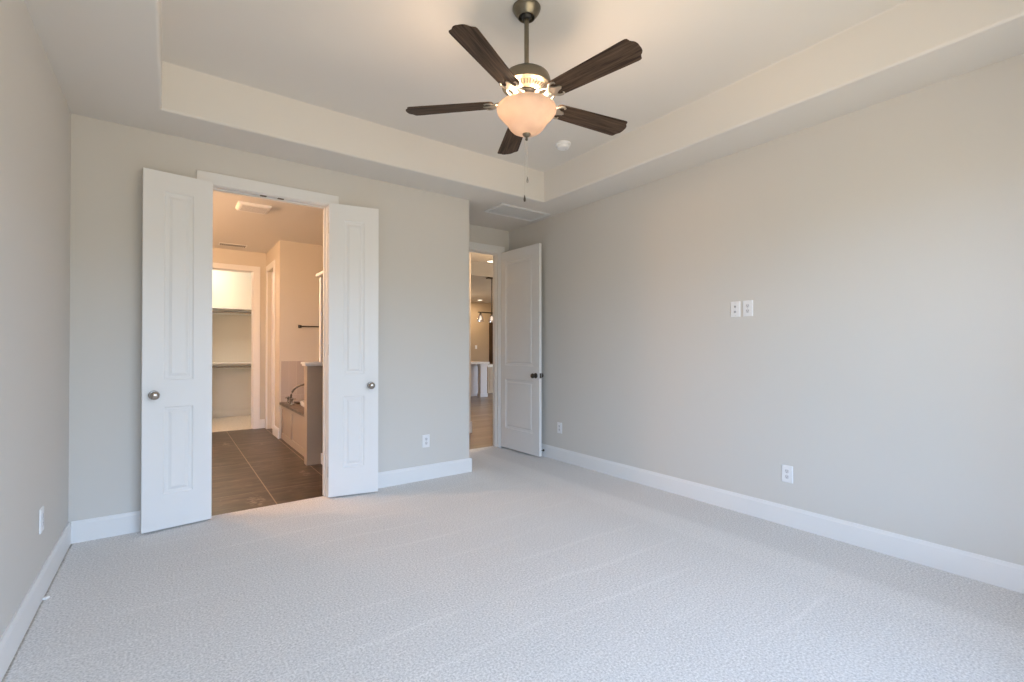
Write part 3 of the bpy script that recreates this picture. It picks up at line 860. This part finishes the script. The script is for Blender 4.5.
# basin: rolled rim then tapering bowl
bs = bmesh.new(); prev = None
def oval(cx, cy, ax, ay, z, n=40, p=3.2):
    r = []
    for k in range(n):
        a = 2 * PI * k / n
        c, s = math.cos(a), math.sin(a)
        r.append(bs.verts.new((cx + ax * math.copysign(abs(c) ** (2 / p), c), cy + ay * math.copysign(abs(s) ** (2 / p), s), z)))
    return r
ccx, ccy = tw_ / 2, (tl - 0.02) / 2
for ax, ay, z in ((0.405, 0.775, DZ - 0.02), (0.407, 0.778, DZ + 0.03), (0.400, 0.770, DZ + 0.042), (0.368, 0.735, DZ + 0.045), (0.350, 0.715, DZ + 0.034), (0.335, 0.70, DZ - 0.02),
                  (0.32, 0.64, 0.20), (0.26, 0.56, 0.10), (0.10, 0.30, 0.085)):
    lp = oval(ccx, ccy, ax, ay, z)
    if prev:
        for k in range(40): bs.faces.new((prev[k], prev[(k + 1) % 40], lp[(k + 1) % 40], lp[k]))
    prev = lp
bs.faces.new(prev)
bmesh.ops.recalc_face_normals(bs, faces=bs.faces)
mb_ = bpy.data.meshes.new('basin'); bs.to_mesh(mb_); bs.free(); mb_.materials.append(M['porcelain'])
for p in mb_.polygons: p.use_smooth = True
bo = bpy.data.objects.new('basin', mb_); COL.objects.link(bo); bo.parent = tub
# bridge of taps on the deck corner
fx, fy = 1.322, 6.84
fc = thing('tub_faucet', 'dark bronze arched tub faucet with two cross handles on the tiled deck', 'faucet', (fx, fy, DZ))
MB().lathe([(0.028, 0), (0.028, 0.006), (0.018, 0.014), (0.015, 0.07), (0.017, 0.085)], 20).build('spout_base', M['bronze'], fc, smooth=True)
MB().tube([(0, 0, 0.07)] + [(0.16 - 0.16 * math.cos(a), -0.06 * (1 - math.cos(a)), 0.09 + 0.17 * math.sin(a)) for a in [math.radians(12 * i) for i in range(0, 14)]], 0.0135, 14).build('spout', M['bronze'], fc, smooth=True)
for dy in (-0.13, 0.12):
    hb = MB().lathe([(0.026, 0), (0.026, 0.006), (0.016, 0.014), (0.013, 0.055), (0.018, 0.065), (0.018, 0.085), (0.008, 0.095), (0.002, 0.096)], 18, (-0.01, dy, 0))
    for a in (0, 90, 180, 270):
        c_, s_ = math.cos(math.radians(a + 20)), math.sin(math.radians(a + 20))
        hb.tube([(-0.01, dy, 0.075), (-0.01 + 0.034 * c_, dy + 0.034 * s_, 0.077), (-0.01 + 0.044 * c_, dy + 0.044 * s_, 0.077)], [0.006, 0.006, 0.008], 8)
    hb.build('cross_handle', M['nickel'], fc, smooth=True)
# tile wainscot round the tub
ws = MB()
ws.box(SX + 0.001, WY - 0.010, DZ, BR - 0.010, WY, 1.07); ws.box(BR - 0.010, PY1, DZ, BR, WY, 1.07)
struct(ws.build('trim_5', M['walltile']), 'pale tile surround above the tub deck', 'tile surround')

# pony wall with cap
pw = thing('pony_wall', 'taupe half wall with a white ledge at the near end of the tub', 'half wall', (1.183, PY0, 0), kind='structure')
MB().box(0, 0, 0, BR - 1.183, PY1 - PY0, 1.058).build('wall_body', M['taupe'], pw)
MB().box(-0.032, -0.030, 1.075, BR - 1.183, PY1 - PY0 + 0.035, 1.100).box(-0.022, -0.018, 1.058, BR - 1.183, PY1 - PY0 + 0.018, 1.075).build('ledge', M['trim'], pw, bevel=0.004)
# shower partition on the near side of the half wall: dark side, white base and white capped edge
sh = thing('shower_partition', 'tall dark partition with white capped edge right of the half wall', 'partition', (1.338, PY0, 0), kind='structure')
MB().box(0, -0.62, 0, 0.09, 0, 2.03).build('panel', M['darkwood'], sh)
MB().box(-0.014, -0.62, 0, 0, 0, 0.115).build('base_board', M['trim'], sh, bevel=0.003, bseg=1)
MB().box(-0.016, 0.02, 1.101, 0.09, 0.075, 2.02).build('edge_trim', M['trim'], sh, bevel=0.003, bseg=1)
MB().box(-0.050, -0.62, 2.03, 0.10, 0.09, 2.062).build('cap', M['trim'], sh, bevel=0.004)

# towel bar
tbx = thing('towel_bar', 'bronze towel bar on the wall above the tub', 'towel bar', (1.492, WY, 1.560))
for x in (0, 0.60):
    MB().box(x - 0.022, -0.010, -0.022, x + 0.022, 0, 0.022).box(x - 0.011, -0.065, -0.011, x + 0.011, -0.010, 0.011).build('post', M['bronze'], tbx, bevel=0.003)
MB().tube([(0.0, -0.055, 0), (0.60, -0.055, 0)], 0.009, 12).build('bar', M['bronze'], tbx, smooth=True)

# bath exhaust grille and supply register
bx = thing('exhaust_fan_grille', 'white exhaust fan grille on the bathroom ceiling near the doorway', 'exhaust fan', (0.715, 5.620, H))
gp = []
MB().prism([(-0.155, 0), (-0.150, -0.016), (-0.135, -0.030), (0.135, -0.030), (0.150, -0.016), (0.155, 0)], -0.14, 0.14, 'Y').build('cover', M['trim'], bx, bevel=0.004)
gs = MB()
for k in range(9):
    y = -0.10 + 0.025 * k
    gs.box(-0.115, y - 0.004, -0.0315, 0.115, y + 0.004, -0.0298)
gs.build('slots', M['slotgrey'], bx)
rg = thing('supply_register', 'white supply register with dark slots on the bathroom ceiling by the closet', 'vent', (0.735, 7.860, H))
MB().box(-0.18, -0.09, -0.008, 0.18, 0.09, 0).build('frame', M['trim'], rg, bevel=0.003, bseg=1)
rs = MB()
for k in range(14):
    x = -0.15 + 0.0231 * k
    rs.box(x - 0.0065, -0.065, -0.0095, x + 0.0065, 0.065, -0.0078)
rs.build('slots', M['slot'], rg)

WARM = (1.0, 0.56, 0.29)
lamp('vanity_lamp', 'POINT', (-0.80, 5.00, 2.35), 80.0, WARM, 0.10)
lamp('vanity_lamp', 'POINT', (-0.75, 6.60, 2.48), 70.0, WARM, 0.10)
lamp('closet_lamp', 'POINT', (0.45, 9.35, 2.60), 30.0, (1.0, 0.84, 0.66), 0.10)

# ------------------------------------------------------------------ hall and kitchen seen through the alcove doorway
HY = ENTRY + 0.12
HX1, HFAR = 10.0, 12.9
struct(MB().box(JX - WT, HY, -0.10, HX1, HFAR, -0.001).build('floor_hall', M['plank']), 'medium brown wood plank floor of the hall', 'wood floor')
hc = MB()
hc.box(JX, HY, H, HX1, 6.88, H + 0.45)                    # hall ceiling
hc.box(JX, 6.88, 3.10, HX1, 8.19, 3.20)                   # raised part
hc.box(JX, 8.19, H, HX1, HFAR, H + 0.45)                  # kitchen ceiling
struct(hc.build('ceiling_hall', M['ceil']), 'hall ceiling with a raised band before the kitchen', 'ceiling')
struct(MB().box(JX, HFAR, 0, HX1, HFAR + WT, H).build('wall_hall_far', M['beigepaint']), 'beige far wall beyond the kitchen island', 'wall')
struct(MB().box(JX - WT, 8.36, 0, JX, HFAR, H).build('wall_hall_left', M['beigepaint']), 'hall wall running past the closet', 'wall')
hr = MB()
a, b, z0, z1 = HALL_WIN
hr.box(HX1, HY - WT, 0, HX1 + WT, a, 3.2); hr.box(HX1, b, 0, HX1 + WT, HFAR + WT, 3.2); hr.box(HX1, a, 0, HX1 + WT, b, z0); hr.box(HX1, a, z1, HX1 + WT, b, 3.2)
struct(hr.build('wall_hall_right', M['beigepaint']), 'hall wall with the large side window', 'wall')
SXE = 3.606
struct(MB().box(JX, 5.96, 0, SXE, 6.08, H).build('wall_hall_stub', M['paint']), 'pale end of a hall wall just inside the alcove doorway', 'wall')
struct(MB().box(JX, 5.945, 0, SXE + 0.014, 5.96, 0.165).box(SXE, 5.96, 0, SXE + 0.014, 6.095, 0.165).build('baseboard_hall_stub', M['trim'], bevel=0.003), 'white baseboard wrapping the end of the hall wall', 'baseboard')
struct(MB().box(RW + WT, HY - WT, 0, HX1, HY, H).build('wall_hall_near', M['beigepaint']), 'near hall wall behind the bedroom', 'wall')
hwin = struct(MB().box(HX1 + 0.03, a, z0, HX1 + 0.09, a + 0.05, z1).box(HX1 + 0.03, b - 0.05, z0, HX1 + 0.09, b, z1).box(HX1 + 0.03, a + 0.05, z0, HX1 + 0.09, b - 0.05, z0 + 0.05)
              .box(HX1 + 0.03, a + 0.05, z1 - 0.05, HX1 + 0.09, b - 0.05, z1).box(HX1 + 0.03, (a + b) / 2 - 0.03, z0 + 0.05, HX1 + 0.09, (a + b) / 2 + 0.03, z1 - 0.05)
              .build('window_4', M['trim']), 'wide white framed window of the hall', 'window')
MB().box(HX1 + 0.055, a + 0.05, z0 + 0.05, HX1 + 0.059, b - 0.05, z1 - 0.05).build('pane', M['glass'], hwin)

# island end with counter and post
il = thing('kitchen_island', 'white kitchen island with pale stone top far through the alcove doorway', 'kitchen island', (6.55, 10.2, 0))
MB().box(-1.9, -0.05, 0.855, 0.16, 1.0, 0.905).build('countertop', M['stone'], il, bevel=0.006)
MB().box(-0.085, 0.0, 0, 0.115, 0.14, 0.855).box(-0.10, -0.01, 0, 0.13, 0.15, 0.09).box(-0.10, -0.01, 0.80, 0.13, 0.15, 0.855).build('corner_post', M['kitchen'], il, bevel=0.004)
MB().box(-1.8, 0.32, 0, 0.10, 0.95, 0.855).box(-1.5, 0.312, 0.12, -0.85, 0.32, 0.78).box(-0.75, 0.312, 0.12, -0.12, 0.32, 0.78).build('cabinet_body', M['kitchen'], il, bevel=0.003, bseg=1)
dc = thing('tall_cabinet', 'tall dark brown cabinet behind the kitchen island', 'cabinet', (7.93, 11.0, 0))
MB().box(-0.32, 0, 0.80, 0.30, 0.55, 2.02).build('carcass', M['darkwood'], dc, bevel=0.005)
MB().box(-0.27, -0.018, 0.86, -0.012, 0.0, 1.96).build('door', M['darkwood'], dc, bevel=0.004)
MB().box(0.0, -0.018, 0.86, 0.25, 0.0, 1.96).build('door', M['darkwood'], dc, bevel=0.004)
MB().box(-0.74, -0.03, 0, 0.45, 0.6, 0.735).box(-0.68, -0.042, 0.42, 0.40, -0.03, 0.68).box(-0.68, -0.042, 0.10, 0.40, -0.03, 0.36).build('base_unit', M['beigepaint'], dc, bevel=0.003, bseg=1)
MB().box(-0.76, -0.06, 0.735, 0.47, 0.6, 0.80).build('ledge', M['stone'], dc, bevel=0.004)
# linear pendant with clear bell shades
pdx, pdy = 5.512, 8.26
pd = thing('pendant_light', 'linear pendant with clear bell glass shades hanging before the kitchen', 'pendant light', (pdx, pdy, H))
MB().box(-0.11, -0.06, -0.022, 0.11, 0.06, 0).build('canopy', M['bronze'], pd, bevel=0.004)
MB().tube([(0, 0, -0.02), (0, 0, -0.745)], 0.011, 10).build('stem', M['bronze'], pd, smooth=True)
MB().tube([(-0.34, 0, -0.745), (0.50, 0, -0.745)], 0.012, 10).build('crossbar', M['bronze'], pd, smooth=True)
for x in (-0.28, 0.0, 0.28):
    s = MB().lathe([(0.020, -0.785), (0.030, -0.80), (0.050, -0.845), (0.066, -0.90), (0.072, -0.945), (0.070, -0.945), (0.064, -0.90), (0.048, -0.846), (0.028, -0.802), (0.018, -0.788)], 24, (x, 0, 0), cap0=False, cap1=False)\
        .build('glass_shade', M['shadeglass'], pd, smooth=True)
    MB().lathe([(0.012, -0.755), (0.021, -0.765), (0.021, -0.80), (0.014, -0.815)], 16, (x, 0, 0)).build('socket', M['bronze'], s, smooth=True)
    MB().lathe([(0.012, -0.815), (0.020, -0.845), (0.028, -0.875), (0.024, -0.895), (0.010, -0.908), (0.002, -0.91)], 16, (x, 0, 0)).build('bulb', M['bulbglow'], s, smooth=True)
# recessed downlights
for (x, y, z, lb) in ((4.470, 6.700, H, 'recessed downlight in the hall ceiling just inside the alcove doorway'), (7.716, 12.212, H, 'recessed downlight in the kitchen ceiling beyond the pendant')):
    r = thing('recessed_light', lb, 'downlight', (x, y, z), group='recessed downlights beyond the alcove')
    MB().lathe([(0.095, 0.0), (0.095, -0.005), (0.078, -0.008), (0.072, -0.002)], 30, cap0=False, cap1=False).build('trim_ring', M['trim'], r, smooth=True)
    MB().lathe([(0.074, -0.0045), (0.074, -0.0035)], 30).build('lens', M['lampglow'], r)
    lamp('downlight', 'AREA', (x, y, z - 0.015), 16.0, (1.0, 0.74, 0.48), 0.14)
lamp('kitchen_lamp', 'POINT', (6.0, 11.6, 2.45), 40.0, (1.0, 0.66, 0.38), 0.1)
lamp('hall_lamp', 'POINT', (4.3, 5.6, 2.35), 40.0, (1.0, 0.66, 0.38), 0.1)
sw = plate_root('light_switch', 'small white switch plate on the beige far wall beyond the island', 'light switch', (8.00, HFAR, 1.30), 0.0)
MB().box(-0.005, -0.014, -0.010, 0.005, -0.0064, 0.010).build('toggle', M['plastic'], sw)
